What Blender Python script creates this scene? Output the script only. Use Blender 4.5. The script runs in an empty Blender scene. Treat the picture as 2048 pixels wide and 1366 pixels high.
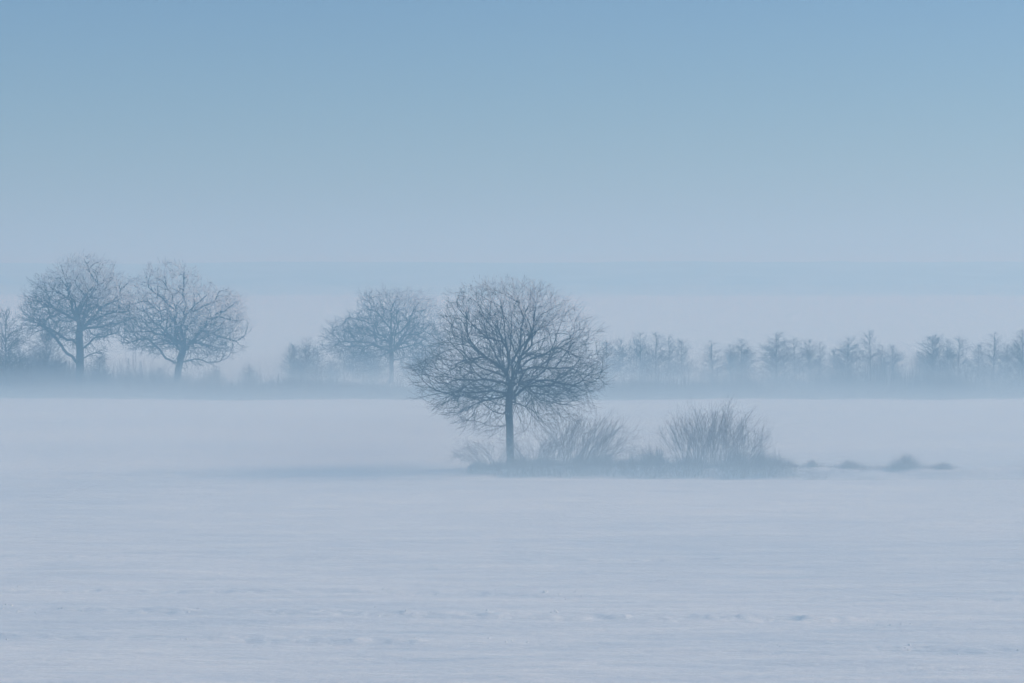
import bpy, math, random
import numpy as np
from mathutils import Vector, noise

sc = bpy.context.scene
COL = sc.collection
R = math.radians

# ------------------------------------------------------------------ camera, sky, sun, exposure
CAM_H = 12.8          # eye height above the field
F_PX = 4836.0         # focal length in pixels of the 2048 px wide photograph
HOR = 560.0           # image row of the true horizon
cam_data = bpy.data.cameras.new('camera')
cam = bpy.data.objects.new('camera', cam_data)
COL.objects.link(cam)
cam.location = (0, 0, CAM_H)
cam.rotation_euler = (R(90), 0, 0)
cam_data.sensor_width = 36.0
cam_data.lens = F_PX / 2048 * 36.0
cam_data.shift_y = -(683 - HOR) / 2048
cam_data.clip_start = 0.1
cam_data.clip_end = 12000
sc.camera = cam

SUN_AZ, SUN_EL = 80.0, 29.0      # degrees: azimuth from +Y (view) towards +X (right), elevation
SKY_TINT = (0.70, 0.885, 1.17)
world = bpy.data.worlds.new('World')
sc.world = world
world.use_nodes = True
wn = world.node_tree
wn.nodes.clear()
wo = wn.nodes.new('ShaderNodeOutputWorld')
wb = wn.nodes.new('ShaderNodeBackground')
sky = wn.nodes.new('ShaderNodeTexSky')
sky.sky_type = 'NISHITA'
sky.sun_disc = False
sky.sun_elevation = R(SUN_EL)
sky.sun_rotation = R(SUN_AZ)
sky.air_density = 1.0
sky.dust_density = 0.4
sky.ozone_density = 2.2
sky.altitude = 0
tint = wn.nodes.new('ShaderNodeMix'); tint.data_type = 'RGBA'; tint.blend_type = 'MULTIPLY'   # the photograph's cool white balance
tint.inputs[0].default_value = 1.0; tint.inputs[7].default_value = (*SKY_TINT, 1)
wn.links.new(sky.outputs[0], tint.inputs[6])
wn.links.new(tint.outputs[2], wb.inputs[0])
wn.links.new(wb.outputs[0], wo.inputs[0])
wb.inputs[1].default_value = 0.076

sd = bpy.data.lights.new('sun', 'SUN')
sd.energy = 3.7
sd.angle = R(28.0)      # the mist spreads the sun
sd.color = (0.97, 0.925, 0.82)
sun = bpy.data.objects.new('sun', sd)
COL.objects.link(sun)
S = Vector((math.sin(R(SUN_AZ)) * math.cos(R(SUN_EL)), math.cos(R(SUN_AZ)) * math.cos(R(SUN_EL)), math.sin(R(SUN_EL))))
sun.rotation_euler = (S).to_track_quat('Z', 'Y').to_euler()
sun.location = (60, 40, 60)

sc.view_settings.view_transform = 'Standard'
sc.view_settings.look = 'None'
sc.view_settings.gamma = 1
sc.view_settings.exposure = 0.02
sc.view_settings.use_curve_mapping = False
sc.render.engine = 'CYCLES'
cy = sc.cycles
cy.max_bounces = 8
cy.diffuse_bounces = 2
cy.volume_bounces = 3
cy.use_denoising = True
cy.sample_clamp_indirect = 4

HAZE_DENS, HAZE_COL = 0.0029, (0.30, 0.60, 0.84)
FOG_DENS, FOG_COL = 0.013, (0.56, 0.76, 0.90)
FOG_TOP = 3.7

# ------------------------------------------------------------------ helpers
def px(x, y, Y):
    """photo pixel + distance -> point in the place"""
    return np.array([(x - 1024) / F_PX * Y, Y, CAM_H - (y - HOR) / F_PX * Y])

def mat(name, base, rough=0.8):
    m = bpy.data.materials.new(name)
    m.use_nodes = True
    b = m.node_tree.nodes['Principled BSDF']
    b.inputs['Base Color'].default_value = (*base, 1)
    b.inputs['Roughness'].default_value = rough
    return m, m.node_tree, b

def tag(o, label=None, cat=None, group=None, kind=None):
    if label: o['label'] = label
    if cat: o['category'] = cat
    if group: o['group'] = group
    if kind: o['kind'] = kind
    return o

def link(name, me, m, parent=None, loc=None):
    o = bpy.data.objects.new(name, me)
    COL.objects.link(o)
    if m and not me.materials: me.materials.append(m)
    if parent: o.parent = parent
    if loc is not None: o.location = loc
    return o

def np_mesh(name, V, F, smooth=True):
    """V (n,3), F (m,k) same-size polygons"""
    me = bpy.data.meshes.new(name)
    V = np.ascontiguousarray(V, dtype=np.float32); F = np.ascontiguousarray(F, dtype=np.int32)
    k = F.shape[1]
    me.vertices.add(len(V)); me.vertices.foreach_set('co', V.ravel())
    me.loops.add(F.size); me.loops.foreach_set('vertex_index', F.ravel())
    me.polygons.add(len(F))
    me.polygons.foreach_set('loop_start', np.arange(0, F.size, k, dtype=np.int32))
    try: me.polygons.foreach_set('loop_total', np.full(len(F), k, dtype=np.int32))
    except Exception: pass
    me.polygons.foreach_set('use_smooth', np.full(len(F), smooth))
    me.update(calc_edges=True)
    return me

def empty(name, loc):
    o = bpy.data.objects.new(name, None)
    o.empty_display_size = 0.3
    COL.objects.link(o); o.location = loc
    return o

def unit(v):
    return v / np.maximum(np.linalg.norm(v, axis=-1, keepdims=True), 1e-9)

REF = unit(np.array([0.13, 0.97, 0.21]))
def rings(P, D, r, k):
    A = unit(np.cross(D, REF)); B = np.cross(D, A)
    a = np.arange(k) * 2 * math.pi / k
    return P[:, None, :] + r[:, None, None] * (A[:, None, :] * np.cos(a)[None, :, None] + B[:, None, :] * np.sin(a)[None, :, None])

def tube_mesh(name, P0, P1, D0, D1, r0, r1, k):
    n = len(P0)
    V = np.concatenate([rings(P0, D0, r0, k), rings(P1, D1, r1, k)], axis=1).reshape(-1, 3)
    base = (np.arange(n) * 2 * k)[:, None]
    i = np.arange(k); j = (i + 1) % k
    F = np.stack([base + i, base + j, base + k + j, base + k + i], axis=-1).reshape(-1, 4)
    return np_mesh(name, V, F)

class Skel:
    """a branching skeleton: points, parents, radii"""
    def __init__(s):
        s.P = []; s.par = []; s.tagv = []
    def add(s, p, par, t=0):
        s.P.append(np.array(p, float)); s.par.append(par); s.tagv.append(t)
        return len(s.P) - 1
    def arrays(s):
        s.P = np.array(s.P, float); s.par = np.array(s.par); s.tagv = np.array(s.tagv)
    def radii(s, r_tip, r_base, base_idx=0):
        n = len(s.P); leaf = np.ones(n, bool); leaf[s.par[s.par >= 0]] = False
        cnt = leaf.astype(float)
        for i in range(n - 1, 0, -1): cnt[s.par[i]] += cnt[i]
        ex = math.log(max(cnt[base_idx], 2)) / math.log(r_base / r_tip)
        s.r = r_tip * cnt ** (1 / ex)
        s.cnt = cnt; s.leaf = leaf
        # the thickest child continues its parent
        s.main = np.full(n, -1)
        best = np.zeros(n)
        for i in range(1, n):
            p = s.par[i]
            if cnt[i] > best[p]: best[p] = cnt[i]; s.main[p] = i
        D = np.zeros((n, 3)); D[1:] = s.P[1:] - s.P[s.par[1:]]
        D[0] = (0, 0, 1)
        s.D = unit(D)
        # ring direction: mean of incoming and outgoing
        s.RD = s.D.copy()
        has = s.main >= 0
        s.RD[has] = unit(s.D[has] + s.D[s.main[has]])
    def mesh(s, name, idx, k, off):
        idx = np.asarray(idx); p = s.par[idx]
        ismain = s.main[p] == idx
        r0 = np.where(ismain, s.r[p], np.minimum(s.r[idx] * 1.25, s.r[p]))
        D0 = np.where(ismain[:, None], s.RD[p], s.D[idx])
        return tube_mesh(name, s.P[p] - off, s.P[idx] - off, D0, s.RD[idx], r0, s.r[idx], k)

# ------------------------------------------------------------------ materials
def snow_material(name, streak=1.0):
    m, nt, b = mat(name, (0.8, 0.83, 0.87), 0.55)
    N, L = nt.nodes, nt.links
    tc = N.new('ShaderNodeTexCoord')
    def stretched(sx, sy, scale, detail, rot=-2.0, rough=0.6):
        mp = N.new('ShaderNodeMapping'); mp.inputs['Scale'].default_value = (sx, sy, 1)
        mp.inputs['Rotation'].default_value = (0, 0, R(rot))
        L.new(tc.outputs['Object'], mp.inputs[0])
        no = N.new('ShaderNodeTexNoise'); no.inputs['Scale'].default_value = scale
        no.inputs['Detail'].default_value = detail; no.inputs['Roughness'].default_value = rough
        L.new(mp.outputs[0], no.inputs[0]); return no
    n1 = stretched(0.12, 0.7, 1.0, 6, -14)
    n2 = stretched(0.9, 2.2, 2.0, 4, -10, 0.7)
    n3 = stretched(0.02, 0.05, 1.0, 3, 6)
    n4 = stretched(0.35, 1.7, 1.0, 5, -6, 0.65)
    # icier crust patches, darker and bluer; streaks also put furrow shade into the colour
    cr = N.new('ShaderNodeValToRGB'); cr.color_ramp.elements[0].position = 0.36; cr.color_ramp.elements[1].position = 0.62
    cr.color_ramp.elements[0].color = (0.64, 0.69, 0.755, 1); cr.color_ramp.elements[1].color = (0.93, 0.92, 0.90, 1)
    ad = N.new('ShaderNodeMath'); ad.operation = 'MULTIPLY_ADD'; ad.inputs[1].default_value = 0.55
    mu = N.new('ShaderNodeMath'); mu.operation = 'MULTIPLY'; mu.inputs[1].default_value = 0.45
    L.new(n3.outputs[0], mu.inputs[0]); L.new(n1.outputs[0], ad.inputs[0]); L.new(mu.outputs[0], ad.inputs[2])
    a4 = N.new('ShaderNodeMath'); a4.operation = 'MULTIPLY_ADD'; a4.inputs[1].default_value = 0.5
    L.new(n4.outputs[0], a4.inputs[0]); L.new(ad.outputs[0], a4.inputs[2])
    s4 = N.new('ShaderNodeMath'); s4.operation = 'SUBTRACT'; s4.inputs[1].default_value = 0.25; L.new(a4.outputs[0], s4.inputs[0])
    L.new(s4.outputs[0], cr.inputs[0]); L.new(cr.outputs[0], b.inputs['Base Color'])
    su = N.new('ShaderNodeMath'); su.operation = 'MULTIPLY_ADD'; su.inputs[1].default_value = 0.35
    L.new(n2.outputs[0], su.inputs[0]); L.new(n1.outputs[0], su.inputs[2])
    bp = N.new('ShaderNodeBump'); bp.inputs['Strength'].default_value = 0.9 * streak; bp.inputs['Distance'].default_value = 0.35
    L.new(su.outputs[0], bp.inputs['Height']); L.new(bp.outputs[0], b.inputs['Normal'])
    return m

def bark_material(name, base, frost, amount):
    """bark with rime lying on the upper side of the wood and in patches"""
    m, nt, b = mat(name, base, 0.9)
    N, L = nt.nodes, nt.links
    g = N.new('ShaderNodeNewGeometry'); se = N.new('ShaderNodeSeparateXYZ'); L.new(g.outputs['Normal'], se.inputs[0])
    tc = N.new('ShaderNodeTexCoord')
    no = N.new('ShaderNodeTexNoise'); no.inputs['Scale'].default_value = 1.3; no.inputs['Detail'].default_value = 5
    L.new(tc.outputs['Object'], no.inputs[0])
    mr = N.new('ShaderNodeMath'); mr.operation = 'ADD'; L.new(se.outputs['Z'], mr.inputs[0]); L.new(no.outputs[0], mr.inputs[1])
    ss = N.new('ShaderNodeMapRange'); ss.inputs['From Min'].default_value = 0.85; ss.inputs['From Max'].default_value = 1.5
    ss.inputs['To Min'].default_value = 0; ss.inputs['To Max'].default_value = amount
    L.new(mr.outputs[0], ss.inputs[0])
    n2 = N.new('ShaderNodeTexNoise'); n2.inputs['Scale'].default_value = 7; n2.inputs['Detail'].default_value = 6
    L.new(tc.outputs['Object'], n2.inputs[0])
    c1 = N.new('ShaderNodeMix'); c1.data_type = 'RGBA'
    c1.inputs[6].default_value = (*[v * 0.6 for v in base], 1); c1.inputs[7].default_value = (*[v * 1.5 for v in base], 1)
    L.new(n2.outputs[0], c1.inputs[0])
    mx = N.new('ShaderNodeMix'); mx.data_type = 'RGBA'
    L.new(ss.outputs[0], mx.inputs[0]); L.new(c1.outputs[2], mx.inputs[6]); mx.inputs[7].default_value = (*frost, 1)
    L.new(mx.outputs[2], b.inputs['Base Color'])
    bp = N.new('ShaderNodeBump'); bp.inputs['Strength'].default_value = 0.6; bp.inputs['Distance'].default_value = 0.03
    L.new(n2.outputs[0], bp.inputs['Height']); L.new(bp.outputs[0], b.inputs['Normal'])
    return m

M_SNOW = snow_material('wind_scoured_snow')
M_BARK = bark_material('oak_bark', (0.022, 0.020, 0.018), (0.7, 0.72, 0.75), 0.14)
M_TWIG = bark_material('dark_twigs', (0.024, 0.022, 0.020), (0.7, 0.72, 0.75), 0.06)
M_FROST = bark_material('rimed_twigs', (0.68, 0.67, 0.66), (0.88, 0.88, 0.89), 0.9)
M_LARCH = bark_material('larch_twigs', (0.055, 0.048, 0.040), (0.7, 0.72, 0.75), 0.30)
M_SHRUB = bark_material('shrub_stems', (0.12, 0.10, 0.085), (0.75, 0.77, 0.8), 0.7)
M_SHRUBF = bark_material('rimed_shrub_twigs', (0.34, 0.33, 0.32), (0.8, 0.82, 0.85), 0.9)
M_REED = bark_material('withered_reeds', (0.13, 0.11, 0.085), (0.7, 0.72, 0.75), 0.25)
M_BRAM = bark_material('bramble_stems', (0.085, 0.075, 0.065), (0.75, 0.77, 0.8), 0.5)

# ------------------------------------------------------------------ terrain: one snow sheet, real relief
def ditch_y(x):
    """distance of the ditch that crosses the field under the lone tree"""
    return 157.5 - 0.035 * np.maximum(x - 4, 0) ** 1.15 + 0.02 * np.minimum(x + 4, 0)

def fbm(nx, ny, seed, octs, ax, ay):
    """periodic-free value noise on arrays, stretched by ax / ay metres"""
    rng = np.random.RandomState(seed)
    T = rng.rand(256, 256)
    out = np.zeros_like(nx); amp = 1; tot = 0
    for o in range(octs):
        u = nx / ax * 2 ** o + 17.3 * o; v = ny / ay * 2 ** o + 9.1 * o
        iu = np.floor(u).astype(int); iv = np.floor(v).astype(int)
        fu = u - iu; fv = v - iv
        fu = fu * fu * (3 - 2 * fu); fv = fv * fv * (3 - 2 * fv)
        a = T[iu % 256, iv % 256]; b_ = T[(iu + 1) % 256, iv % 256]; c = T[iu % 256, (iv + 1) % 256]; d = T[(iu + 1) % 256, (iv + 1) % 256]
        out += amp * ((a * (1 - fu) + b_ * fu) * (1 - fv) + (c * (1 - fu) + d * fu) * fv)
        tot += amp; amp *= 0.5
    return out / tot - 0.5

def track_line(x, y0, x0, slope):
    return y0 + slope * (x - x0)

def height(x, y):
    z = 0.35 * fbm(x, y, 3, 3, 60, 40)
    near = np.clip((230 - y) / 60, 0, 1)
    # drift furrows combed across the field
    xr = x * math.cos(0.10) - y * math.sin(0.10); yr = x * math.sin(0.10) + y * math.cos(0.10)
    rough = np.clip(fbm(x, y, 11, 3, 26, 9) * 3.2 + 0.45, 0, 1)
    z += near * rough * 0.30 * fbm(xr, yr, 5, 5, 7.0, 1.5)
    z += near * 0.20 * np.maximum(fbm(xr, yr, 8, 3, 16.0, 2.4), 0)
    # churned tracks
    for (y0, sl, w, a, sd_) in ((92.3, -0.105, 0.75, 0.22, 21), (98.5, -0.075, 0.55, 0.16, 22), (85.5, -0.10, 0.6, 0.15, 23), (111.0, -0.05, 0.6, 0.12, 24)):
        dl = y - track_line(x, y0, 0, sl)
        e = np.exp(-(dl / w) ** 2)
        brk = np.clip(fbm(x, y, sd_ + 5, 3, 7, 40) * 4 + 0.7, 0, 1)
        z += e * brk * (a * fbm(x, y, sd_, 4, 0.8, 0.7) * 1.6 + 0.03) - 0.05 * np.exp(-((dl + w) / 0.5) ** 2) * brk
    # ditch with a low bank behind it
    d = y - ditch_y(x)
    lf = 0.06 + 0.94 / (1 + np.exp(-(x + 2.5) / 1.5))
    z += lf * -0.40 * np.exp(-((d + 0.4) / 1.2) ** 2) + lf * 0.45 * np.exp(-((d - 2.6) / 2.2) ** 2) + 0.10 * fbm(x, y, 31, 4, 2.2, 1.1) * np.exp(-((d - 1.5) / 3.5) ** 2) * 3
    return z

def grid_mesh(name, xs_at, ys, nx):
    V = []
    t = np.linspace(-1, 1, nx)
    X = np.array([t * xs_at(y) for y in ys]); Y = np.repeat(np.array(ys)[:, None], nx, 1)
    Z = height(X, Y)
    V = np.stack([X, Y, Z], -1).reshape(-1, 3)
    i = np.arange(len(ys) - 1)[:, None] * nx + np.arange(nx - 1)[None, :]
    F = np.stack([i, i + 1, i + nx + 1, i + nx], -1).reshape(-1, 4)
    return V, F

# rows: fine where the camera looks, coarse beyond; every row the same number of points
ys = list(np.arange(-300, 60, 20.0)) + list(np.arange(60, 74, 1.0)) + list(np.arange(74, 128, 0.17)) + list(np.arange(128, 175, 0.28)) + list(np.arange(175, 300, 2.0)) + list(np.geomspace(300, 2700, 40))
def row_x(t, y):
    core = max(22.0, abs(y) * 0.26)
    s = np.abs(t)
    return np.sign(t) * (core * np.minimum(s / 0.86, 1) + (2700 - core) * np.clip((s - 0.86) / 0.14, 0, 1) ** 3)
nx = 560
t = np.linspace(-1, 1, nx)
X = np.array([row_x(t, y) for y in ys]); Y = np.repeat(np.array(ys)[:, None], nx, 1)
Z = height(X, Y)
i = np.arange(len(ys) - 1)[:, None] * nx + np.arange(nx - 1)[None, :]
F = np.stack([i, i + 1, i + nx + 1, i + nx], -1).reshape(-1, 4)
tag(link('snow_field', np_mesh('snow_field', np.stack([X, Y, Z], -1).reshape(-1, 3), F), M_SNOW), kind='structure')

def gz(x, y):
    return float(height(np.array([float(x)]), np.array([float(y)]))[0])

# distant wooded rise
def build_hills(name, y0, y1, ztop, seed, m):
    xs = np.linspace(-1600, 1600, 900); rows = np.linspace(0, 1, 14)
    X = np.repeat(xs[None], 14, 0); T = np.repeat(rows[:, None], 900, 1)
    Y = y0 + (y1 - y0) * T
    prof = np.sin(np.clip(T, 0, 1) * math.pi / 2)
    Z = -1.0 + (ztop + 1 + 11.0 * fbm(X, Y * 0 + 3, seed, 4, 520, 50)) * prof
    Z += (1.6 * fbm(X, Y, seed + 1, 3, 16, 40) + 1.2 * fbm(X, Y, seed + 3, 2, 90, 90)) * prof
    i = np.arange(13)[:, None] * 900 + np.arange(899)[None, :]
    F = np.stack([i, i + 1, i + 901, i + 900], -1).reshape(-1, 4)
    tag(link(name, np_mesh(name, np.stack([X, Y, Z], -1).reshape(-1, 3), F), m), kind='structure')
m_hill, nt, b = mat('far_woods', (0.05, 0.055, 0.05), 1.0)
no = nt.nodes.new('ShaderNodeTexNoise'); no.inputs['Scale'].default_value = 0.02; no.inputs['Detail'].default_value = 8
tcn = nt.nodes.new('ShaderNodeTexCoord'); nt.links.new(tcn.outputs['Object'], no.inputs[0])
rp = nt.nodes.new('ShaderNodeValToRGB'); rp.color_ramp.elements[0].position = .45; rp.color_ramp.elements[1].position = .6
rp.color_ramp.elements[0].color = (0.13, 0.14, 0.14, 1); rp.color_ramp.elements[1].color = (0.3, 0.32, 0.33, 1)  # woods paled: part of the distant haze is put into the colour
nt.links.new(no.outputs[0], rp.inputs[0]); nt.links.new(rp.outputs[0], b.inputs['Base Color'])
build_hills('hills', 1450, 1900, 27.5, 41, m_hill)

# ------------------------------------------------------------------ air
def volume_box(name, lo, hi, dens, col, aniso, ab=(0.45, 0.40, 0.12)):
    V = [(x, y, z) for x in (lo[0], hi[0]) for y in (lo[1], hi[1]) for z in (lo[2], hi[2])]
    F = [(0, 1, 3, 2), (4, 6, 7, 5), (0, 4, 5, 1), (2, 3, 7, 6), (0, 2, 6, 4), (1, 5, 7, 3)]
    me = bpy.data.meshes.new(name); me.from_pydata(V, [], F); me.update()
    m = bpy.data.materials.new(name + '_air'); m.use_nodes = True
    nt = m.node_tree; nt.nodes.clear()
    o = nt.nodes.new('ShaderNodeOutputMaterial'); v = nt.nodes.new('ShaderNodeVolumePrincipled')
    v.inputs['Color'].default_value = (*col, 1); v.inputs['Absorption Color'].default_value = (*ab, 1)
    v.inputs['Density'].default_value = dens; v.inputs['Anisotropy'].default_value = aniso
    nt.links.new(v.outputs[0], o.inputs['Volume'])
    m.cycles.homogeneous_volume = True
    return tag(link(name, me, m), kind='stuff')
volume_box('haze', (-2900, -330, -4), (2900, 2850, 38), HAZE_DENS, HAZE_COL, 0.15, (0.70, 0.5, 0.2))
volume_box('ground_fog', (-2850, -310, -3), (2850, 2800, FOG_TOP), FOG_DENS, FOG_COL, 0.0)
volume_box('thin_fog', (-2860, -315, -3.4), (2860, 2810, 6.0), 0.0014, FOG_COL, 0.0)
volume_box('low_fog', (-2840, -305, -2.6), (2840, 2790, 1.7), 0.017, FOG_COL, 0.0)
volume_box('mist_veil', (-2870, -320, -3.6), (2870, 2820, 10.5), 0.0005, FOG_COL, 0.0)

# ------------------------------------------------------------------ broad trees grown into a crown outline
def crown_points(rng, axis_x, Yd, prof, n, flat=1.0, lobe=0.22, hole=0.45, lseed=1):
    """random points in a crown whose outline at each height is the photographed one"""
    pr = np.array(prof, float)                       # rows: image y, left px, right px (from the axis)
    yy = pr[:, 0]; out = []
    ymin, ymax = yy.min(), yy.max()
    while len(out) < n:
        y = rng.uniform(ymin, ymax, 4000)
        l = np.interp(y, yy, pr[:, 1]); r_ = np.interp(y, yy, pr[:, 2])
        phi = rng.uniform(0, 2 * math.pi, 4000)
        w = 0.5 + 0.5 * np.cos(phi)
        ext = l * (1 - w) + r_ * w
        keep = rng.rand(4000) < ext * ext / max(pr[:, 1:].max() ** 2, 1)
        rad = rng.rand(4000) ** 0.42
        # lobes and bays in the outline, pockets of thin growth inside
        lob = fbm(np.cos(phi) * 3 + 50, np.sin(phi) * 3 + (y - ymin) / 38.0 + 50, lseed, 3, 1.0, 1.0) * 2
        ext = ext * (1.0 + lobe * lob)
        xs_, ys_, zs_ = np.cos(phi) * ext * rad, np.sin(phi) * ext * rad, y
        pocket = fbm(xs_ + ys_ * 0.7 + 900, zs_ - ys_ * 0.5 + 900, lseed + 7, 3, 46.0, 34.0)
        keep &= (pocket > -hole * 0.28) | (rng.rand(4000) < 0.25)
        # sparse hanging growth under the crown, open around the trunk
        under = np.clip((y - (ymax - 0.24 * (ymax - ymin))) / (0.12 * (ymax - ymin)), 0, 1)
        keep &= rng.rand(4000) > under * np.where(rad < 0.5, 0.9, 0.5)
        x = axis_x + np.cos(phi) * ext * rad; dy = np.sin(phi) * ext * rad * flat
        P = np.stack([(x - 1024) / F_PX * Yd, Yd + dy / F_PX * Yd, CAM_H - (y - HOR) / F_PX * Yd], -1)
        out.extend(P[keep])
    return np.array(out[:n])

def colonise(sk, A, step, kill, infl, rng, jit, lift, iters, cen=None, inertia=0.0, radial=0.0):
    A = A.copy()
    P = np.array(sk.P)
    near = np.full(len(A), -1); nd = np.full(len(A), 1e9)
    def upd(lo):
        Q = np.array(sk.P[lo:])
        for c in range(0, len(Q), 400):
            d = np.linalg.norm(A[:, None, :] - Q[None, c:c + 400], axis=2)
            j = d.argmin(1); dm = d[np.arange(len(A)), j]
            b_ = dm < nd
            near[b_] = j[b_] + lo + c; nd[b_] = dm[b_]
    upd(0)
    alive = np.ones(len(A), bool)
    for it in range(iters):
        alive &= nd > kill
        act = alive & (nd < infl)
        if not act.any(): break
        idx = near[act]; d = unit(A[act] - np.array(sk.P)[idx])
        u, inv = np.unique(idx, return_inverse=True)
        s_ = np.zeros((len(u), 3)); np.add.at(s_, inv, d)
        s_ = unit(s_)
        Pu = np.array([sk.P[q] for q in u]); Pp = np.array([sk.P[max(sk.par[q], 0)] for q in u])
        s_ = s_ + inertia * unit(Pu - Pp) + rng.normal(0, jit, s_.shape)
        if cen is not None: s_ += radial * unit(Pu - cen)
        s_[:, 2] += lift
        s_ = unit(s_)
        lo = len(sk.P)
        for k in range(len(u)):
            p = u[k]; q = sk.P[p] + s_[k] * step
            sk.add(q, int(p), sk.tagv[p])
        # keep only the living attractors to stay cheap
        keep = alive
        A = A[keep]; near = near[keep]; nd = nd[keep]; alive = alive[keep]
        if len(A) == 0: break
        Q = np.array(sk.P[lo:])
        for c in range(0, len(Q), 300):
            dd = np.linalg.norm(A[:, None, :] - Q[None, c:c + 300], axis=2)
            j = dd.argmin(1); dm = dd[np.arange(len(A)), j]
            b_ = dm < nd
            near[b_] = j[b_] + lo + c; nd[b_] = dm[b_]

def reach(sk, T, rng, seg, bendw, end_up, wob, cen):
    """grow one smooth branch to each target point, leaving older wood at a shallow angle"""
    P = np.zeros((200000, 3)); D = np.zeros((200000, 3)); n = len(sk.P)
    P[:n] = np.array(sk.P); par = np.array(sk.par); D[:n] = unit(P[:n] - P[np.maximum(par, 0)]); D[0] = (0, 0, 1)
    ok0 = 3; RC = np.zeros(200000); RC[:n] = np.linalg.norm(P[:n] - cen, axis=1)
    for t in T:
        v = t - P[ok0:n]; d = np.sqrt((v * v).sum(1)) + 1e-6
        c = (v * D[ok0:n]).sum(1) / d
        cost = d * (1 + 2.2 * (1 - c)) + 2.5 * np.maximum(RC[ok0:n] - np.linalg.norm(t - cen) + 0.3, 0)
        j = int(cost.argmin()) + ok0
        p0 = P[j]; dist = d[j - ok0]
        if dist < seg * 0.8: continue
        out = unit(t - cen)
        ctrl = p0 + unit(D[j] * 0.8 + unit(t - p0) * 0.7) * dist * 0.45 + rng.normal(0, bendw * dist, 3)
        end = t + np.array([0, 0, (end_up if t[2] > cen[2] - 0.2 else -0.10) * dist])
        m = max(2, int(round(dist / seg))); last = j; w = np.zeros(3)
        for k in range(1, m + 1):
            u = k / m
            q = p0 * (1 - u) ** 2 + ctrl * 2 * u * (1 - u) + end * u * u
            w = w * 0.7 + rng.normal(0, wob, 3)
            q = q + w
            D[n] = unit(q - P[last]); P[n] = q; RC[n] = np.linalg.norm(q - cen)
            last = sk.add(q, last, sk.tagv[last]); n += 1

def twig_fill(sk, T, rng, maxd, wob):
    """short twigs from the nearest fitting wood to many small targets"""
    P = np.array(sk.P); par = np.array(sk.par); D = unit(P - P[np.maximum(par, 0)])
    for t0 in range(0, len(T), 150):
        t = T[t0:t0 + 150]
        v = t[:, None, :] - P[None]; d = np.sqrt((v * v).sum(2)) + 1e-6
        c = (v * D[None]).sum(2) / d
        cost = d * (1.0 + 1.6 * (1 - c)); j = cost.argmin(1)
        for a in range(len(t)):
            dist = d[a, j[a]]
            if dist > maxd: continue
            p0 = P[j[a]]; mid = p0 + (D[j[a]] * 0.3 + unit(t[a] - p0) * 0.7) * dist * 0.5 + rng.normal(0, wob, 3)
            m_ = sk.add(mid, int(j[a]), sk.tagv[j[a]]); sk.add(t[a] + rng.normal(0, wob, 3), m_, sk.tagv[j[a]])

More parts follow.
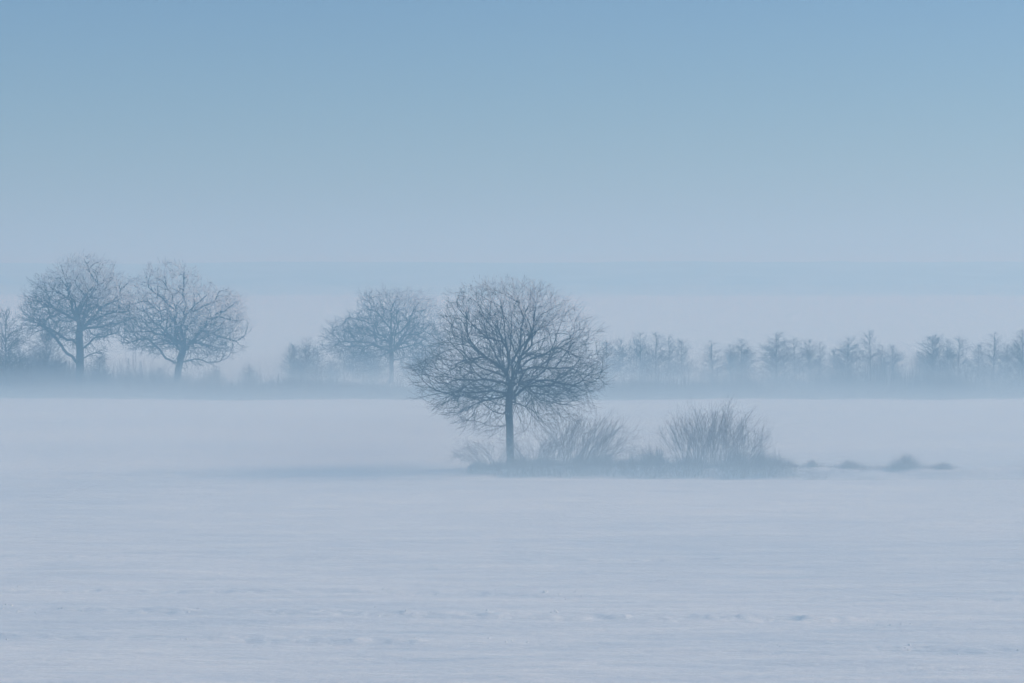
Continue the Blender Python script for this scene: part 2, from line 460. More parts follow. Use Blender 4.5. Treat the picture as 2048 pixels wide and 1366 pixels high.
def broad_tree(name, label, group, axis_x, base_y, Yd, trunk, limbs, prof, n_att, step, kill, r_tip, r_base, seed, jit=0.25, lift=0.0, spray=2, spray_len=0.4, frost_bias=0.0, extra=6, flat=1.0, lobe=0.3, hole=0.5, gnarl=0.10, inertia=0.5, radial=0.6, reachn=None, fill=0, filld=1.2):
    rng = np.random.RandomState(seed)
    base = px(axis_x, base_y, Yd)
    base[2] = gz(base[0], base[1]) - 0.15
    sk = Skel()
    def resample(pts, st):
        out = [pts[0]]
        for a, b_ in zip(pts[:-1], pts[1:]):
            n = max(1, int(np.linalg.norm(b_ - a) / st))
            for k in range(1, n + 1): out.append(a + (b_ - a) * k / n)
        return out
    # trunk
    tp = [base] + [px(x, y, Yd) for x, y in trunk]
    tp = resample(tp, 0.5)
    last = -1
    for k, p in enumerate(tp):
        q = p + (rng.normal(0, 0.02, 3) if k else 0)
        last = sk.add(q, last, 0)
    ntrunk = len(sk.P)
    def grow_limb(pts, tagn):
        Pn = np.array(sk.P)
        s0 = pts[0]
        # start on the nearest wood (judged in the picture plane)
        dd = np.hypot(Pn[:, 0] - s0[0], Pn[:, 2] - s0[2]); j = int(dd.argmin())
        shift = Pn[j][1] - s0[1]
        pts = [np.array([p[0], p[1] + shift, p[2]]) for p in pts]; pts[0] = Pn[j]
        rs = resample(pts, step * 1.3)
        last = j; w = np.zeros(3)
        for q in rs[1:]:
            w = w * 0.6 + rng.normal(0, gnarl, 3)
            last = sk.add(q + w, last, tagn)
    tn = 1
    for lb in limbs:
        slope = rng.choice([-1, 1]) * rng.uniform(0.15, 0.65) if lb[0] is None else lb[0]
        pts = []; acc = 0; prev = None
        for (x, y) in lb[1]:
            p = px(x, y, Yd)
            if prev is not None: acc += np.linalg.norm(p - prev)
            prev = p.copy()
            pts.append(np.array([p[0], Yd + slope * acc, p[2]]))
        grow_limb(pts, tn); tn += 1
    # limbs towards and away from the viewer
    cz = [px(axis_x, p[0], Yd)[2] for p in prof]; zmid = (min(cz) + max(cz)) / 2; zlo = min(cz)
    wid = max(max(p[1], p[2]) for p in prof) / F_PX * Yd
    for e in range(extra):
        ang = (math.pi / 2 if e % 2 else -math.pi / 2) + rng.uniform(-0.7, 0.7)
        top = tp[-1]; h0 = top[2] + rng.uniform(-0.2, 1.5)
        tgt = np.array([top[0] + math.cos(ang) * wid * 0.55, Yd + math.sin(ang) * wid * 0.6, rng.uniform(zlo + (zmid - zlo) * 0.5, zmid + (zmid - zlo) * 0.7)])
        s0 = np.array([top[0], Yd, h0]); mid = (s0 + tgt) / 2 + np.array([0, 0, rng.uniform(-0.3, 0.5)])
        grow_limb([s0, mid, tgt], tn); tn += 1
    A = crown_points(rng, axis_x, Yd, prof, n_att, flat, lobe, hole, seed)
    top_ = tp[-1]
    cc_ = np.array([top_[0], top_[1], top_[2] + 0.3])
    if reachn:
        for q_, (nt_, sg) in enumerate(reachn):
            T = crown_points(rng, axis_x, Yd, prof, nt_, flat, lobe, hole, seed)
            reach(sk, T, rng, sg, 0.05, (0.10, 0.05, 0.03)[q_], (0.022, 0.014, 0.010)[q_], cc_)
    else: colonise(sk, A, step, kill, step * 16, rng, jit, lift, 90, np.array([top_[0], top_[1], top_[2] + 0.3]), inertia, radial)
    if fill: twig_fill(sk, crown_points(rng, axis_x, Yd, prof, fill, flat, lobe, hole, seed), rng, filld, 0.02 if reachn else 0.035)
    # twig sprays on the ends and along the young wood
    n = len(sk.P); par = np.array(sk.par); leaf = np.ones(n, bool); leaf[par[par >= 0]] = False
    Pn = np.array(sk.P); child = np.bincount(par[par >= 0], minlength=n)
    cen = np.array([base[0], base[1], tp[-1][2]])
    for i_ in range(ntrunk, n):
        k = spray if leaf[i_] else (1 if (child[i_] == 1 and rng.rand() < 0.5) else 0)
        if not k: continue
        d0 = unit(Pn[i_] - Pn[par[i_]]); outw = unit(Pn[i_] - cen)
        for _ in range(k):
            d = unit(d0 * 0.7 + outw * 0.6 + rng.normal(0, 0.27 if reachn else 0.36, 3) + np.array([0, 0, 0.06]))
            L_ = spray_len * rng.uniform(0.5, 1.2)
            a = sk.add(Pn[i_] + d * L_ * 0.5, i_, sk.tagv[i_])
            d = unit(d + rng.normal(0, 0.13, 3)); sk.add(sk.P[a] + d * L_ * 0.5, a, sk.tagv[i_])
    nxt = tn + 5
    for i_ in range(ntrunk, len(sk.P)):        # wood that starts on the trunk is a limb of its own
        if sk.par[i_] < ntrunk and sk.tagv[i_] == 0: sk.tagv[i_] = nxt; nxt += 1
        elif sk.tagv[i_] == 0: sk.tagv[i_] = sk.tagv[sk.par[i_]]
    sk.arrays(); sk.radii(r_tip, r_base)
    # the root flare
    sk.r[0] *= 1.35
    root = tag(empty(name, base), label, 'tree', group)
    n = len(sk.P); ids = np.arange(1, n)
    tr = ids[ids < ntrunk]
    link('trunk', sk.mesh('trunk', tr, 14, base), M_BARK, root)
    rest = ids[ids >= ntrunk]
    thick = sk.r[rest] > max(r_tip * 3.2, 0.03)
    th = rest[thick]
    for tv in np.unique(sk.tagv[th]):
        sel = th[sk.tagv[th] == tv]
        link('limb', sk.mesh('limb', sel, 6, base), M_BARK, root)
    tw = rest[~thick]
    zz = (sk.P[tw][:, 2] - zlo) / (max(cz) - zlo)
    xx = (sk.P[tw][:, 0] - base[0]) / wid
    pf = np.clip((zz - 0.72 + 0.22 * xx + frost_bias) * 2.6, 0.02, 0.85)  # rime gathers at the top; the rightward part paints in the sunlit side
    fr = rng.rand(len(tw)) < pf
    tag(link('twigs', sk.mesh('twigs', tw[~fr], 3, base), M_TWIG, root), kind='stuff')
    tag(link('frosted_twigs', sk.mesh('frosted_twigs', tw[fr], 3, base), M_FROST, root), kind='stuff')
    return root, n

def Z1(pts, s, ox, oy):
    return [(ox + x / s, oy + y / s) for x, y in pts]

# the lone tree
zt = lambda *p: Z1(p, 3.104, 780, 540)
main_limbs = [
 (0.15, zt((755,815),(815,755),(862,705),(935,650),(985,590),(1000,510),(1030,430),(1060,330))),
 (-0.35, zt((862,705),(930,690),(1000,690),(1130,715),(1180,690),(1290,690))),
 (-0.1, zt((742,820),(745,720),(765,650),(760,580),(800,500),(820,390),(835,280),(880,180))),
 (0.3, zt((745,720),(725,640),(735,520),(700,450),(670,370),(620,290),(560,200))),
 (-0.3, zt((735,600),(722,450),(710,330),(690,200),(700,110))),
 (0.4, zt((738,740),(700,700),(600,680),(450,690),(330,670),(200,650),(90,600))),
 (-0.4, zt((740,790),(640,740),(500,750),(380,745),(250,760),(130,790))),
 (-0.2, zt((722,640),(640,570),(560,500),(470,400),(380,320),(310,270))),
 (0.5, zt((712,600),(600,545),(500,550),(400,560),(260,560))),
 (-0.35, zt((738,790),(640,775),(560,810),(500,900),(450,1000))),
 (0.35, zt((735,770),(680,800),(640,870),(600,940))),
 (-0.2, zt((765,835),(830,840),(880,900),(880,970))),
 (0.3, zt((870,705),(900,850),(930,940),(1010,960))),
 (-0.5, zt((855,735),(930,810),(1010,820),(1180,835))),
 (0.3, zt((805,645),(900,600),(1050,620),(1170,600),(1290,540))),
 (-0.3, zt((770,640),(850,560),(930,520),(1050,480),(1180,400))),
 (0.1, zt((800,500),(860,420),(900,330),(960,240),(1000,180))),
 (0.45, zt((700,450),(600,420),(500,330),(440,230),(420,180))),
 (-0.5, zt((740,800),(800,720),(830,640),(800,540),(880,460),(900,380))),
 (-0.6, zt((735,700),(660,640),(560,600),(450,500),(360,440))),
]
main_prof = [(553, 6, 14), (562, 65, 60), (580, 110, 92), (605, 132, 128), (640, 150, 160), (680, 152, 180), (710, 175, 190), (735, 212, 190), (760, 205, 188), (790, 195, 172), (815, 170, 150), (840, 125, 128), (862, 85, 60), (872, 60, 20)]
broad_tree('broadleaf_tree', 'lone bare round-crowned tree standing free in the snow field beside low shrubs', None,
           1020, 948, 161.0, [(1020, 900), (1019, 850), (1018, 825), (1018, 804)], main_limbs, main_prof,
           6500, 0.27, 0.36, 0.0068, 0.250, 7, frost_bias=0.10, spray=1, spray_len=0.5, extra=8, gnarl=0.04, lobe=0.34, hole=0.4, reachn=((240, 0.4), (800, 0.33), (1700, 0.3)), fill=4800, filld=1.3)

# the three oaks along the far edge
zo = lambda *p: Z1(p, 3.793, 0, 480)
oak1_limbs = [
 (0.1, zo((600,690),(585,580),(610,520),(640,440),(600,380),(570,300),(510,280))),
 (-0.3, zo((640,440),(665,400),(740,340),(700,260),(690,190))),
 (0.3, zo((585,580),(560,480),(480,440),(370,380),(290,340))),
 (-0.2, zo((575,470),(530,390),(500,320),(470,230))),
 (-0.3, zo((605,690),(680,600),(780,580),(850,550),(950,540),(1050,520))),
 (0.3, zo((680,600),(760,510),(850,470),(920,380),(1010,300))),
 (0.5, zo((615,690),(700,670),(780,640),(860,640),(960,600))),
 (-0.2, zo((618,850),(670,790),(740,740),(800,735),(880,700),(930,715))),
 (0.2, zo((600,950),(480,840),(400,750),(330,680),(270,620),(180,580))),
 (-0.4, zo((600,800),(510,740),(430,690),(350,650))),
 (0.1, zo((330,680),(310,620),(360,570),(350,500),(300,480))),
 (0.2, zo((615,890),(720,855),(820,855))),
 (0.4, zo((640,440),(720,440),(800,380),(830,280))),
 (-0.5, zo((590,600),(500,560),(420,500),(400,430))),
]
oak1_prof = [(511, 2, 22), (519, 45, 48), (540, 50, 66), (562, 88, 100), (580, 88, 108), (605, 108, 112), (632, 118, 116), (655, 108, 108), (675, 78, 80), (700, 30, 50), (712, 10, 45)]
oak2_limbs = [
 (0.2, zo((1370,850),(1350,770),(1340,640),(1330,520),(1310,450),(1240,350),(1150,250))),
 (-0.2, zo((1380,850),(1385,720),(1380,620),(1430,540),(1480,480),(1560,420))),
 (0.1, zo((1380,560),(1390,420),(1380,340),(1400,240))),
 (-0.3, zo((1395,850),(1440,780),(1530,700),(1570,650),(1660,620),(1660,560),(1740,490),(1820,440))),
 (0.3, zo((1530,700),(1620,710),(1700,740),(1790,760))),
 (-0.4, zo((1560,650),(1580,580),(1700,580),(1860,600))),
 (-0.2, zo((1350,930),(1240,860),(1200,790),(1130,750),(1060,745),(990,745),(920,710))),
 (0.4, zo((1350,780),(1290,740),(1240,710),(1120,690))),
 (-0.3, zo((1338,620),(1240,600),(1200,540),(1100,460))),
 (0.3, zo((1375,930),(1480,895),(1560,905),(1640,920))),
 (-0.2, zo((1450,790),(1580,795),(1700,830))),
 (0.5, zo((1430,540),(1520,520),(1620,480),(1650,400))),
 (-0.5, zo((1335,560),(1260,480),(1200,420),(1150,370))),
]
oak2_prof = [(524, 5, 12), (533, 62, 28), (550, 72, 48), (572, 78, 66), (588, 84, 124), (605, 94, 140), (635, 104, 150), (662, 112, 146), (690, 102, 134), (705, 66, 122), (722, 20, 92), (735, 5, 60)]
z3 = lambda *p: Z1(p, 4.876, 500, 540)
oak3_limbs = [
 (0.2, z3((1375,790),(1340,700),(1330,640),(1250,600),(1150,570),(1050,560))),
 (-0.2, z3((1375,790),(1385,650),(1380,570),(1370,480),(1375,380),(1430,300))),
 (0.3, z3((1385,790),(1440,720),(1500,650),(1620,620),(1740,560))),
 (-0.3, z3((1385,640),(1460,600),(1550,500),(1600,400),(1650,340))),
 (-0.2, z3((1372,800),(1280,750),(1150,710),(1050,700),(900,690),(800,610))),
 (0.5, z3((1360,800),(1250,760),(1100,760),(1000,740),(850,760))),
 (-0.4, z3((1388,790),(1480,760),(1550,740),(1650,710),(1780,750))),
 (0.4, z3((1380,570),(1300,480),(1250,400),(1180,320))),
 (0.2, z3((1250,600),(1200,520),(1050,470),(950,470))),
 (-0.3, z3((1372,830),(1280,820),(1150,860),(1060,930))),
 (0.3, z3((1392,850),(1480,830),(1600,860),(1690,940))),
]
oak3_prof = [(577, 4, 8), (584, 50, 58), (602, 66, 88), (628, 78, 98), (640, 108, 104), (655, 118, 108), (664, 138, 110), (690, 134, 112), (712, 122, 108), (732, 95, 92), (750, 55, 55)]
OG = 'old oaks at the far edge of the field'
broad_tree('oak_tree', 'tallest bare oak on the left, its long low limb reaching left', OG,
           160, 790, 268.0, [(160, 740), (160, 700), (158, 662)], oak1_limbs, oak1_prof, 2600, 0.42, 0.50, 0.0125, 0.44, 11, jit=0.36, spray=2, spray_len=0.75, frost_bias=0.26, gnarl=0.12, fill=1500, filld=1.3)
broad_tree('oak_tree', 'bare oak with a frosted pale top and wide crown right of the tallest oak', OG,
           350, 790, 276.0, [(356, 740), (362, 715), (366, 704)], oak2_limbs, oak2_prof, 2800, 0.42, 0.50, 0.0125, 0.39, 12, jit=0.36, spray=2, spray_len=0.75, frost_bias=0.36, gnarl=0.12, fill=1500, filld=1.3)
broad_tree('oak_tree', 'smaller misty bare oak just left of the lone round-crowned tree', OG,
           783, 782, 300.0, [(783, 740), (783, 720), (782, 704)], oak3_limbs, oak3_prof, 2600, 0.46, 0.52, 0.0115, 0.28, 13, jit=0.40, spray=2, spray_len=0.8, frost_bias=0.05, gnarl=0.12, fill=1500, filld=1.3)

# ------------------------------------------------------------------ narrow trees and scrub of the far row
def straight_tree(h, w, seed, dens=1.0, low=0.18, shape=0.6, rise=0.35):
    """a bare young larch or alder: straight stem, tiers of slender branches; returns stem and branch meshes"""
    rng = np.random.RandomState(seed)
    sk = Skel(); last = -1; n = int(h / 0.25)
    w_ = np.zeros(2); stem = []
    for k in range(n + 1):
        w_ = w_ * 0.97 + rng.normal(0, 0.012, 2)
        last = sk.add((w_[0], w_[1], h * k / n), last, 0); stem.append(last)
    ns = len(sk.P)
    for k in range(int(n * low), n):
        tpos = k / n
        u = (tpos - low) / (1 - low)
        R0 = w * 0.5 * (min(1, (u + 0.10) / 0.25) ** 0.5) * (1 - u) ** shape
        R0 = R0 + 0.07
        for _ in range(rng.poisson(3.0 * dens * R0 + 0.9)):
            a = rng.uniform(0, 2 * math.pi); L_ = R0 * rng.uniform(0.55, 1.15)
            d = np.array([math.cos(a), math.sin(a), rise + rng.uniform(-0.2, 0.25) + u * 0.5]); p = stem[k]
            seg = max(2, int(L_ / 0.3))
            for q in range(seg):
                d = unit(d + rng.normal(0, 0.20, 3) + np.array([0, 0, 0.07]))
                p = sk.add(sk.P[p] + d * L_ / seg, p, 1)
                for s_ in range(2):
                    if rng.rand() < 0.85:
                        e = unit(d * 0.7 + rng.normal(0, 0.5, 3)); l2 = rng.uniform(0.2, 0.6) * min(1.0, 0.15 + R0 / 0.9)
                        c = sk.add(sk.P[p] + e * l2, p, 1)
                        if rng.rand() < 0.5: sk.add(sk.P[c] + unit(e + rng.normal(0, 0.4, 3)) * l2 * 0.7, c, 1)
    sk.arrays(); sk.radii(0.0085, 0.045)
    ids = np.arange(1, len(sk.P)); z0 = np.zeros(3)
    return sk.mesh('trunk', ids[ids < ns], 7, z0), sk.mesh('crown', ids[ids >= ns], 3, z0)

variants = [straight_tree(7, 4.4, 101, 1.4, 0.05, 0.50), straight_tree(7, 3.3, 102, 1.5, 0.04, 0.70, 0.40), straight_tree(7, 5.0, 103, 1.6, 0.03, 0.55, 0.5),
            straight_tree(7, 4.2, 104, 1.2, 0.10, 0.50, 0.6), straight_tree(7, 4.8, 105, 1.8, 0.03, 0.70, 0.3), straight_tree(7, 3.8, 106, 1.1, 0.08, 0.60, 0.35)]
# image x, image y of the top, crown width in px, distance, kind, label
row = [
 (1213, 684, 46, 296, 0, 'misty bare tree just right of the lone tree, first of the right row'),
 (1240, 679, 40, 304, 3, 'thin misty tree second in the right row, beside the lone tree'),
 (1279, 664, 62, 300, 4, 'broad dense bare tree, left part of the first tall group right of the lone tree'),
 (1310, 664, 46, 293, 5, 'tree with a clear dark stem in the middle of the first tall group'),
 (1338, 669, 46, 297, 1, 'slim bare tree right of the clear-stemmed tree in the first tall group'),
 (1362, 682, 52, 300, 0, 'rounded bare tree closing the first tall group on its right'),
 (1424, 681, 52, 296, 1, 'small conical bare tree standing alone in the gap of the right row'),
 (1461, 690, 36, 303, 3, 'faint low tree between the lone conical tree and its denser neighbour'),
 (1484, 677, 62, 300, 4, 'dense oval tree right of the small conical tree'),
 (1553, 664, 70, 291, 4, 'tall dense wide tree with a pointed top, left of the middle group'),
 (1590, 676, 50, 296, 5, 'loose twiggy tree right of the wide pointed tree'),
 (1618, 680, 46, 300, 3, 'rounded loose tree in the middle of the right row'),
 (1640, 683, 38, 296, 1, 'slim tree at the right end of the middle group'),
 (1668, 700, 40, 302, 0, 'low scrubby tree in the dip of the right row'),
 (1697, 672, 62, 293, 4, 'dark dense tree with a spiky top left of the tall thin tree'),
 (1742, 661, 44, 288, 5, 'tallest thin open tree of the right row'),
 (1764, 689, 40, 297, 1, 'short tree directly right of the tall thin open tree'),
 (1786, 691, 46, 298, 3, 'low rounded tree ending the group before the wide gap'),
 (1838, 704, 40, 303, 0, 'faint low tree at the left foot of the group after the wide gap'),
 (1866, 672, 66, 294, 2, 'broad bare tree starting the group after the wide gap'),
 (1896, 680, 40, 296, 3, 'thin-stemmed tree behind the broad tree after the wide gap'),
 (1917, 673, 52, 290, 5, 'tree with dark tufted branches right of the broad tree'),
 (1958, 690, 44, 297, 0, 'low misty tree left of the spiky tree near the right edge'),
 (1988, 664, 50, 292, 1, 'spiky tall tree near the right edge of the photo'),
 (2014, 690, 38, 297, 3, 'small faint tree beside the dark tree at the right edge'),
 (2044, 658, 66, 284, 4, 'darkest dense tree cut by the right edge of the photo'),
 (588, 690, 50, 296, 2, 'low bushy tree on the left side of the small clump between the oaks'),
 (613, 674, 44, 292, 4, 'pointed bushy tree topping the small clump between the oaks'),
 (634, 694, 40, 298, 0, 'bushy tree on the right side of the small clump between the oaks'),
 (664, 722, 40, 300, 2, 'very low faint bush at the right foot of the small clump'),
 (706, 690, 56, 305, 3, 'faint tree showing under the left limbs of the misty oak'),
 (742, 700, 76, 303, 2, 'faint low tree just left of the misty oak trunk'),
 (838, 704, 76, 303, 2, 'faint low tree right of the misty oak trunk'),
 (12, 622, 90, 262, 3, 'bare tree with a thin dark stem cut by the left edge of the photo'),
 (38, 690, 50, 268, 4, 'dark dense bush between the left edge tree and the tallest oak'),
 (92, 664, 66, 285, 2, 'hazy tree left of the tallest oak trunk under its low limb'),
 (72, 692, 44, 280, 0, 'thin hazy tree behind the long low limb of the tallest oak'),
 (200, 712, 46, 274, 2, 'bushy scrub tree right beside the tallest oak trunk'),
 (120, 712, 50, 275, 4, 'dense scrub tree at the left foot of the tallest oak'),
 (498, 728, 44, 285, 4, 'low bush at the right foot of the pale-topped oak'),
 (430, 738, 40, 283, 2, 'low hazy bush under the right limbs of the pale-topped oak'),
 (320, 736, 34, 284, 0, 'low hazy bush just left of the pale-topped oak trunk'),
]
G_ROW = 'bare trees in the far row'
for k, (x, ytop, wpx, Yd, v, lab) in enumerate(row):
    ztop = CAM_H - (ytop - HOR) / F_PX * Yd
    wx = (x - 1024) / F_PX * Yd; zg = gz(wx, Yd) - 0.1
    h = ztop - zg; w = wpx / F_PX * Yd
    root = tag(empty('bare_tree', (wx, Yd, zg)), lab, 'tree', G_ROW)
    t_m, c_m = variants[v]
    w0 = (3.4, 2.4, 3.8, 3.0, 3.6, 2.6)[v]
    root.scale = (1.3 * w / w0, 1.3 * w / w0, h / 7)
    root.rotation_euler = (0, 0, (k * 2.39) % 6.28)
    link('trunk', t_m, M_LARCH, root); link('crown', c_m, M_LARCH, root)

# little spruces
def spruce(h, seed):
    rng = np.random.RandomState(seed); sk = Skel(); last = -1; st = []
    for k in range(13): last = sk.add((0, 0, h * k / 12), last); st.append(last)
    V = []; F = []
    for k in range(120):
        u = rng.rand() ** 0.8; z = h * (0.08 + 0.9 * u); L_ = (1 - u) * h * 0.24 + 0.08
        a = rng.uniform(0, 6.283); c, s_ = math.cos(a), math.sin(a)
        n = len(V); wv = 0.10 + 0.05 * rng.rand()
        dz = -0.12 * L_ + 0.12
        V += [(0, 0, z + 0.05), (c * L_ * .6 - s_ * wv, s_ * L_ * .6 + c * wv, z + dz * .4), (c * L_, s_ * L_, z + dz), (c * L_ * .6 + s_ * wv, s_ * L_ * .6 - c * wv, z + dz * .4 - 0.06)]
        F.append((n, n + 1, n + 2, n + 3))
    sk.arrays(); sk.radii(0.02, 0.06); sk.r = np.linspace(0.07, 0.015, 13)
    return sk.mesh('trunk', np.arange(1, 13), 6, np.zeros(3)), np_mesh('crown', np.array(V), np.array(F), False)
M_SPR = bark_material('spruce_needles', (0.045, 0.06, 0.045), (0.7, 0.72, 0.75), 0.5)
sp = spruce(4.0, 77)
for x, yt, lab in ((257, 716, 'small dark spruce in the gap between the two left oaks, nearer the tallest oak'),
                   (281, 722, 'small spruce in the gap between the two left oaks, nearer the pale-topped oak'),
                   (303, 738, 'tiniest spruce standing right of the two small spruces')):
    Yd = 305.0; wx = (x - 1024) / F_PX * Yd; zg = gz(wx, Yd)
    h = CAM_H - (yt - HOR) / F_PX * Yd - zg
    root = tag(empty('spruce_tree', (wx, Yd, zg)), lab, 'tree', 'small spruces between the left oaks')
    root.scale = (h / 4 * 0.9, h / 4 * 0.9, h / 4); root.rotation_euler[2] = x
    link('trunk', sp[0], M_LARCH, root); link('crown', sp[1], M_SPR, root)

# ------------------------------------------------------------------ thin standing / arching stems as masses
def stem_mass(n, posf, hf, seed, k=3, seg=3, arch=0.3, r0=0.012, lean=(0, 0)):
    rng = np.random.RandomState(seed)
    base = posf(rng, n)                     # (n,3)
    h = hf(rng, base)
    a = rng.uniform(0, 2 * math.pi, n); bend = np.abs(rng.normal(0, arch, n))
    P = [base]
    for s_ in range(1, seg + 1):
        t_ = s_ / seg
        P.append(base + np.stack([np.cos(a) * bend * h * t_ ** 1.6 + lean[0] * h * t_, np.sin(a) * bend * h * t_ ** 1.6 + lean[1] * h * t_, h * (t_ - 0.35 * bend * t_ ** 2.5)], -1))
    P0 = np.concatenate(P[:-1]); P1 = np.concatenate(P[1:]); D = unit(P1 - P0)
    r = [np.full(n, r0 * (1 - 0.75 * s_ / seg)) for s_ in range(seg + 1)]
    return tube_mesh('stems', P0, P1, D, D, np.concatenate(r[:-1]), np.concatenate(r[1:]), k)

# reed and scrub belt behind the field edge
def pos_belt(rng, n):
    x = rng.uniform(-1, 1, n); y = 258.5 + rng.rand(n) ** 1.1 * 20
    x = x * y * 0.30; y = y + 9 * fbm(x, x * 0, 57, 4, 14, 9) + 2
    return np.stack([x, y, height(x, y)], -1)
def h_belt(rng, B):
    hmul = 1 + 0.65 * np.clip((-B[:, 0] - 12) / 12, 0, 1) + 0.25 * np.clip((B[:, 0] - 8) / 6, 0, 1)
    patch = 0.8 + 2.2 * fbm(B[:, 0], B[:, 1], 55, 5, 11, 11)
    return np.clip(1.75 * hmul * patch, 0.35, 4) * rng.uniform(0.4, 1.0, len(B)) * (1 + 1.1 * rng.rand(len(B)) ** 9)
me = stem_mass(56000, pos_belt, h_belt, 61, 3, 2, 0.22, 0.022)
tag(link('reeds', me, M_REED), 'belt of dry reeds and low scrub along the far edge of the snow field', 'reeds', kind='stuff')

# bramble tangle along the ditch under the lone tree
def bank_pos(x0, x1, y0=0.2, y1=4.6):
    def f(rng, n):
        x = rng.uniform(x0, x1, n); d = rng.uniform(y0, y1, n); y = ditch_y(x) + d
        return np.stack([x, y, height(x, y) - 0.03], -1)
    return f
def PXX(x): return (x - 1024) / F_PX * 158.5
BK = [(935, .15), (960, .55), (1010, .75), (1060, .85), (1130, 1.05), (1200, 1.1), (1240, 1.05), (1300, 1.0), (1350, 1.25), (1400, 1.1), (1500, 1.0), (1540, .75), (1580, .45), (1640, .12)]
bx = np.array([PXX(a) for a, _ in BK]); bh = np.array([b_ for _, b_ in BK])
def h_bank(rng, B):
    cr_ = np.random.RandomState(9); cxs = cr_.uniform(PXX(940), PXX(1600), 26); ch = cr_.uniform(0.4, 1.25, 26); cw = cr_.uniform(0.25, 0.9, 26)
    cl = np.max(ch[None] * np.exp(-((B[:, :1] - cxs[None]) / cw[None]) ** 2), axis=1)
    return (0.32 + cl) * np.interp(B[:, 0], bx, bh) * rng.uniform(0.15, 0.95, len(B)) * (1 + 2.4 * fbm(B[:, 0], B[:, 1] * 0.3, 71, 4, 2.6, 2.6)) * (1 + 0.9 * rng.rand(len(B)) ** 8)
me = stem_mass(12000, bank_pos(PXX(935), PXX(1640)), h_bank, 72, 3, 4, 0.75, 0.011)
tag(link('brambles', me, M_BRAM), 'low tangle of frosted brambles on the ditch bank below the lone tree and shrubs', 'brambles', kind='stuff')
def h_fringe(rng, B): return rng.uniform(0.04, 0.30, len(B)) * np.clip(1.35 - (B[:, 0] - PXX(1560)) / 14, 0.3, 1.2) * (0.8 + 4.5 * fbm(B[:, 0], B[:, 1], 74, 3, 1.8, 1.2))
me = stem_mass(4500, bank_pos(PXX(1560), PXX(2150), -0.6, 3.0), h_fringe, 73, 3, 2, 0.5, 0.008)
tag(link('dry_grass', me, M_BRAM), 'sparse dry grass poking through the snow on the ditch edge at the right', 'grass', kind='stuff')

# ------------------------------------------------------------------ shrubs
def shrub(name, label, cx, base_y, Yd, nst, hgt, spread, lean, seed, side=0.75, foot=0.6, curve=0.0, frostp=0.25, tip=0.0065, drop=0.15, foot_y=0.6):
    """stems from one stool; each with forks and side shoots"""
    rng = np.random.RandomState(seed)
    bx_ = (cx - 1024) / F_PX * Yd; base = np.array([bx_, Yd, gz(bx_, Yd) - 0.08])
    sk = Skel(); sk.add(base, -1, 0)
    for s_ in range(nst):
        a = rng.uniform(0, 2 * math.pi); rr = rng.rand() ** 0.5
        st = base + np.array([math.cos(a) * foot * rr, math.sin(a) * foot * foot_y * rr, 0])
        p = sk.add(st, 0, 1)
        d = unit(np.array([math.cos(a) * spread * rr + lean + rng.normal(0, .08), math.sin(a) * spread * rr * 0.8, 1.0]))
        H = hgt * rng.uniform(0.72, 1.05) * (1 - drop * rr * rr); n = int(H / 0.28)
        for k in range(n):
            d = unit(d + rng.normal(0, 0.12, 3) + np.array([curve * k / n * np.sign(d[0]) * 0.2, 0, -abs(curve) * 0.16 * k / n + 0.015]))
            p = sk.add(sk.P[p] + d * 0.28, p, 1)
            if k > n * 0.25 and rng.rand() < side:
                e = unit(d + rng.normal(0, 0.55, 3)); q = p; m_ = rng.randint(2, 5)
                for z_ in range(m_):
                    e = unit(e + rng.normal(0, 0.10, 3) + np.array([0, 0, 0.07]))
                    q = sk.add(sk.P[q] + e * 0.22, q, 1)
                    if rng.rand() < 0.5: sk.add(sk.P[q] + unit(e + rng.normal(0, 0.5, 3)) * 0.2, q, 1)
    sk.arrays(); sk.radii(tip, 0.045 * math.sqrt(nst)); sk.r = tip * sk.cnt ** (1 / 3.7)
    root = tag(empty(name, base), label, 'shrub', 'shrubs beside the lone tree')
    kids0 = sk.par != 0
    ids = np.arange(1, len(sk.P)); ids = ids[kids0[1:]]
    main = sk.r[ids] > tip * 1.9
    tag(link('stems', sk.mesh('stems', ids[main], 5, base), M_SHRUB, root), kind='stuff')
    rest = ids[~main]; fr = rng.rand(len(rest)) < frostp
    tag(link('twigs', sk.mesh('twigs', rest[~fr], 3, base), M_SHRUB, root), kind='stuff')
    tag(link('frosted_twigs', sk.mesh('frosted_twigs', rest[fr], 3, base), M_SHRUBF, root), kind='stuff')

shrub('willow_shrub', 'largest dome-shaped shrub of upright fine stems, right of the lone tree', 1425, 942, 160.8, 230, 4.55, 0.38, 0.0, 31, 0.95, 2.7, 0.0, 0.5, 0.0052, 0.45, 0.6)
shrub('leaning_shrub', 'shrub with stems leaning up to the right, between the lone tree and the dome-shaped shrub', 1150, 940, 160.8, 130, 4.1, 0.45, 0.40, 32, 0.85, 2.2, 0.3, 0.35, 0.006, 0.2, 0.5)
shrub('arching_shrub', 'low arching shrub at the left foot of the lone tree trunk', 985, 940, 160.0, 50, 2.8, 0.9, -0.25, 33, 0.7, 0.8, 1.0, 0.3)
shrub('arching_shrub', 'low arching shrub just right of the lone tree trunk', 1070, 940, 161.0, 55, 2.6, 0.9, 0.25, 34, 0.7, 1.0, 0.9, 0.3)

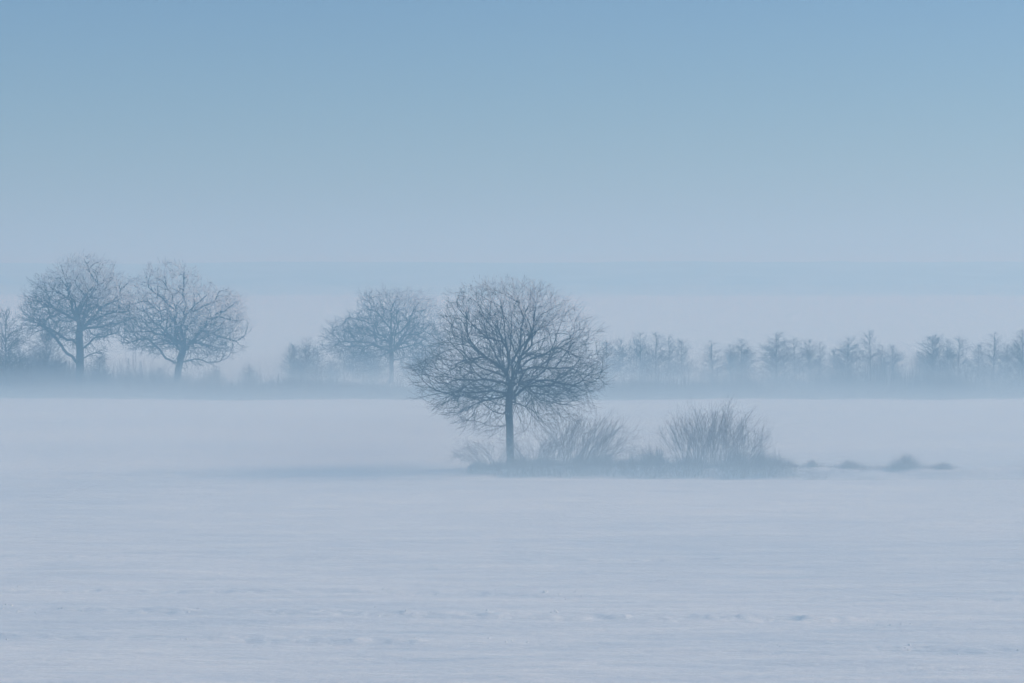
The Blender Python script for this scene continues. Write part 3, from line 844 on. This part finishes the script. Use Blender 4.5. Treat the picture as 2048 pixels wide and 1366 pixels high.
# grass tussocks further along the ditch
def tussock(x, ytop, wpx, lab, seed):
    Yb = float(ditch_y(np.array([PXX(x)]))[0]) + 2.2
    wx = (x - 1024) / F_PX * Yb; zg = gz(wx, Yb)
    h = 1.75 * max(0.35, CAM_H - (ytop - HOR) / F_PX * Yb - zg); w = wpx / F_PX * Yb
    def pf(rng, n):
        a = rng.uniform(0, 6.283, n); r_ = np.abs(rng.normal(0, 0.62, n)) * w / 2
        X_ = wx + np.cos(a) * r_; Y_ = Yb + np.sin(a) * r_ * 0.7
        return np.stack([X_ - wx, Y_ - Yb, height(X_, Y_) - zg - 0.02], -1)
    def hf(rng, B): return h * np.exp(-1.0 * (np.hypot(B[:, 0], B[:, 1]) / (w / 2)) ** 2) * rng.uniform(0.3, 1.15, len(B)) * (0.9 + 1.0 * fbm(B[:, 0] + wx, B[:, 1], seed, 3, 0.9, 0.9)) * (1 + 0.5 * rng.rand(len(B)) ** 6)
    me = stem_mass(int(200 + 520 * w * h), pf, hf, seed, 3, 3, 0.5, 0.008)
    tag(link('grass_tussock', me, M_SHRUBF, None, (wx, Yb, zg)), lab, 'tussock', 'frosted tussocks along the ditch')
tussock(1625, 939, 30, 'tiny frosted tussock, first right of the bramble tangle', 81)
tussock(1700, 930, 72, 'second frosted tussock right of the bramble tangle, low and wide', 82)
tussock(1810, 921, 88, 'largest frosted tussock on the ditch bank at the right', 83)
tussock(1885, 931, 58, 'last frosted tussock on the right, beyond the largest one', 84)

# ------------------------------------------------------------------ broken snow crust on the tracks
rng = np.random.RandomState(5)
V = []; F = []
def clod(x, y, s_):
    z = gz(x, y); n = len(V)
    for k in range(6):
        a = k * math.pi / 3; V.append((x + math.cos(a) * s_ * rng.uniform(.6, 1.2), y + math.sin(a) * s_ * rng.uniform(.5, 1.0), z - 0.02))
    for k in range(3):
        a = k * 2.1 + rng.rand(); V.append((x + math.cos(a) * s_ * .45, y + math.sin(a) * s_ * .4, z + s_ * rng.uniform(.35, .8)))
    for f in ((0, 1, 6), (1, 2, 6), (2, 7, 6), (2, 3, 7), (3, 4, 7), (4, 8, 7), (4, 5, 8), (5, 0, 8), (0, 6, 8), (6, 7, 8)): F.append(tuple(n + q for q in f))
for k in range(240):
    x = rng.uniform(-22, 26)
    y0, sl = [(92.3, -0.105), (92.3, -0.105), (98.5, -0.075), (85.5, -0.10)][rng.randint(4)]
    if math.sin(x * 0.9) + math.sin(x * 0.37 + 2) < 0.1: continue
    clod(x, y0 + sl * x + rng.normal(0, 0.6), rng.uniform(0.03, 0.09) * (1.5 if rng.rand() < .06 else 1))
tag(link('snow_clods', np_mesh('snow_clods', np.array(V), np.array(F), False), M_SNOW), 'broken crumbs of snow crust strewn along the tracks in the foreground', 'snow', kind='stuff')
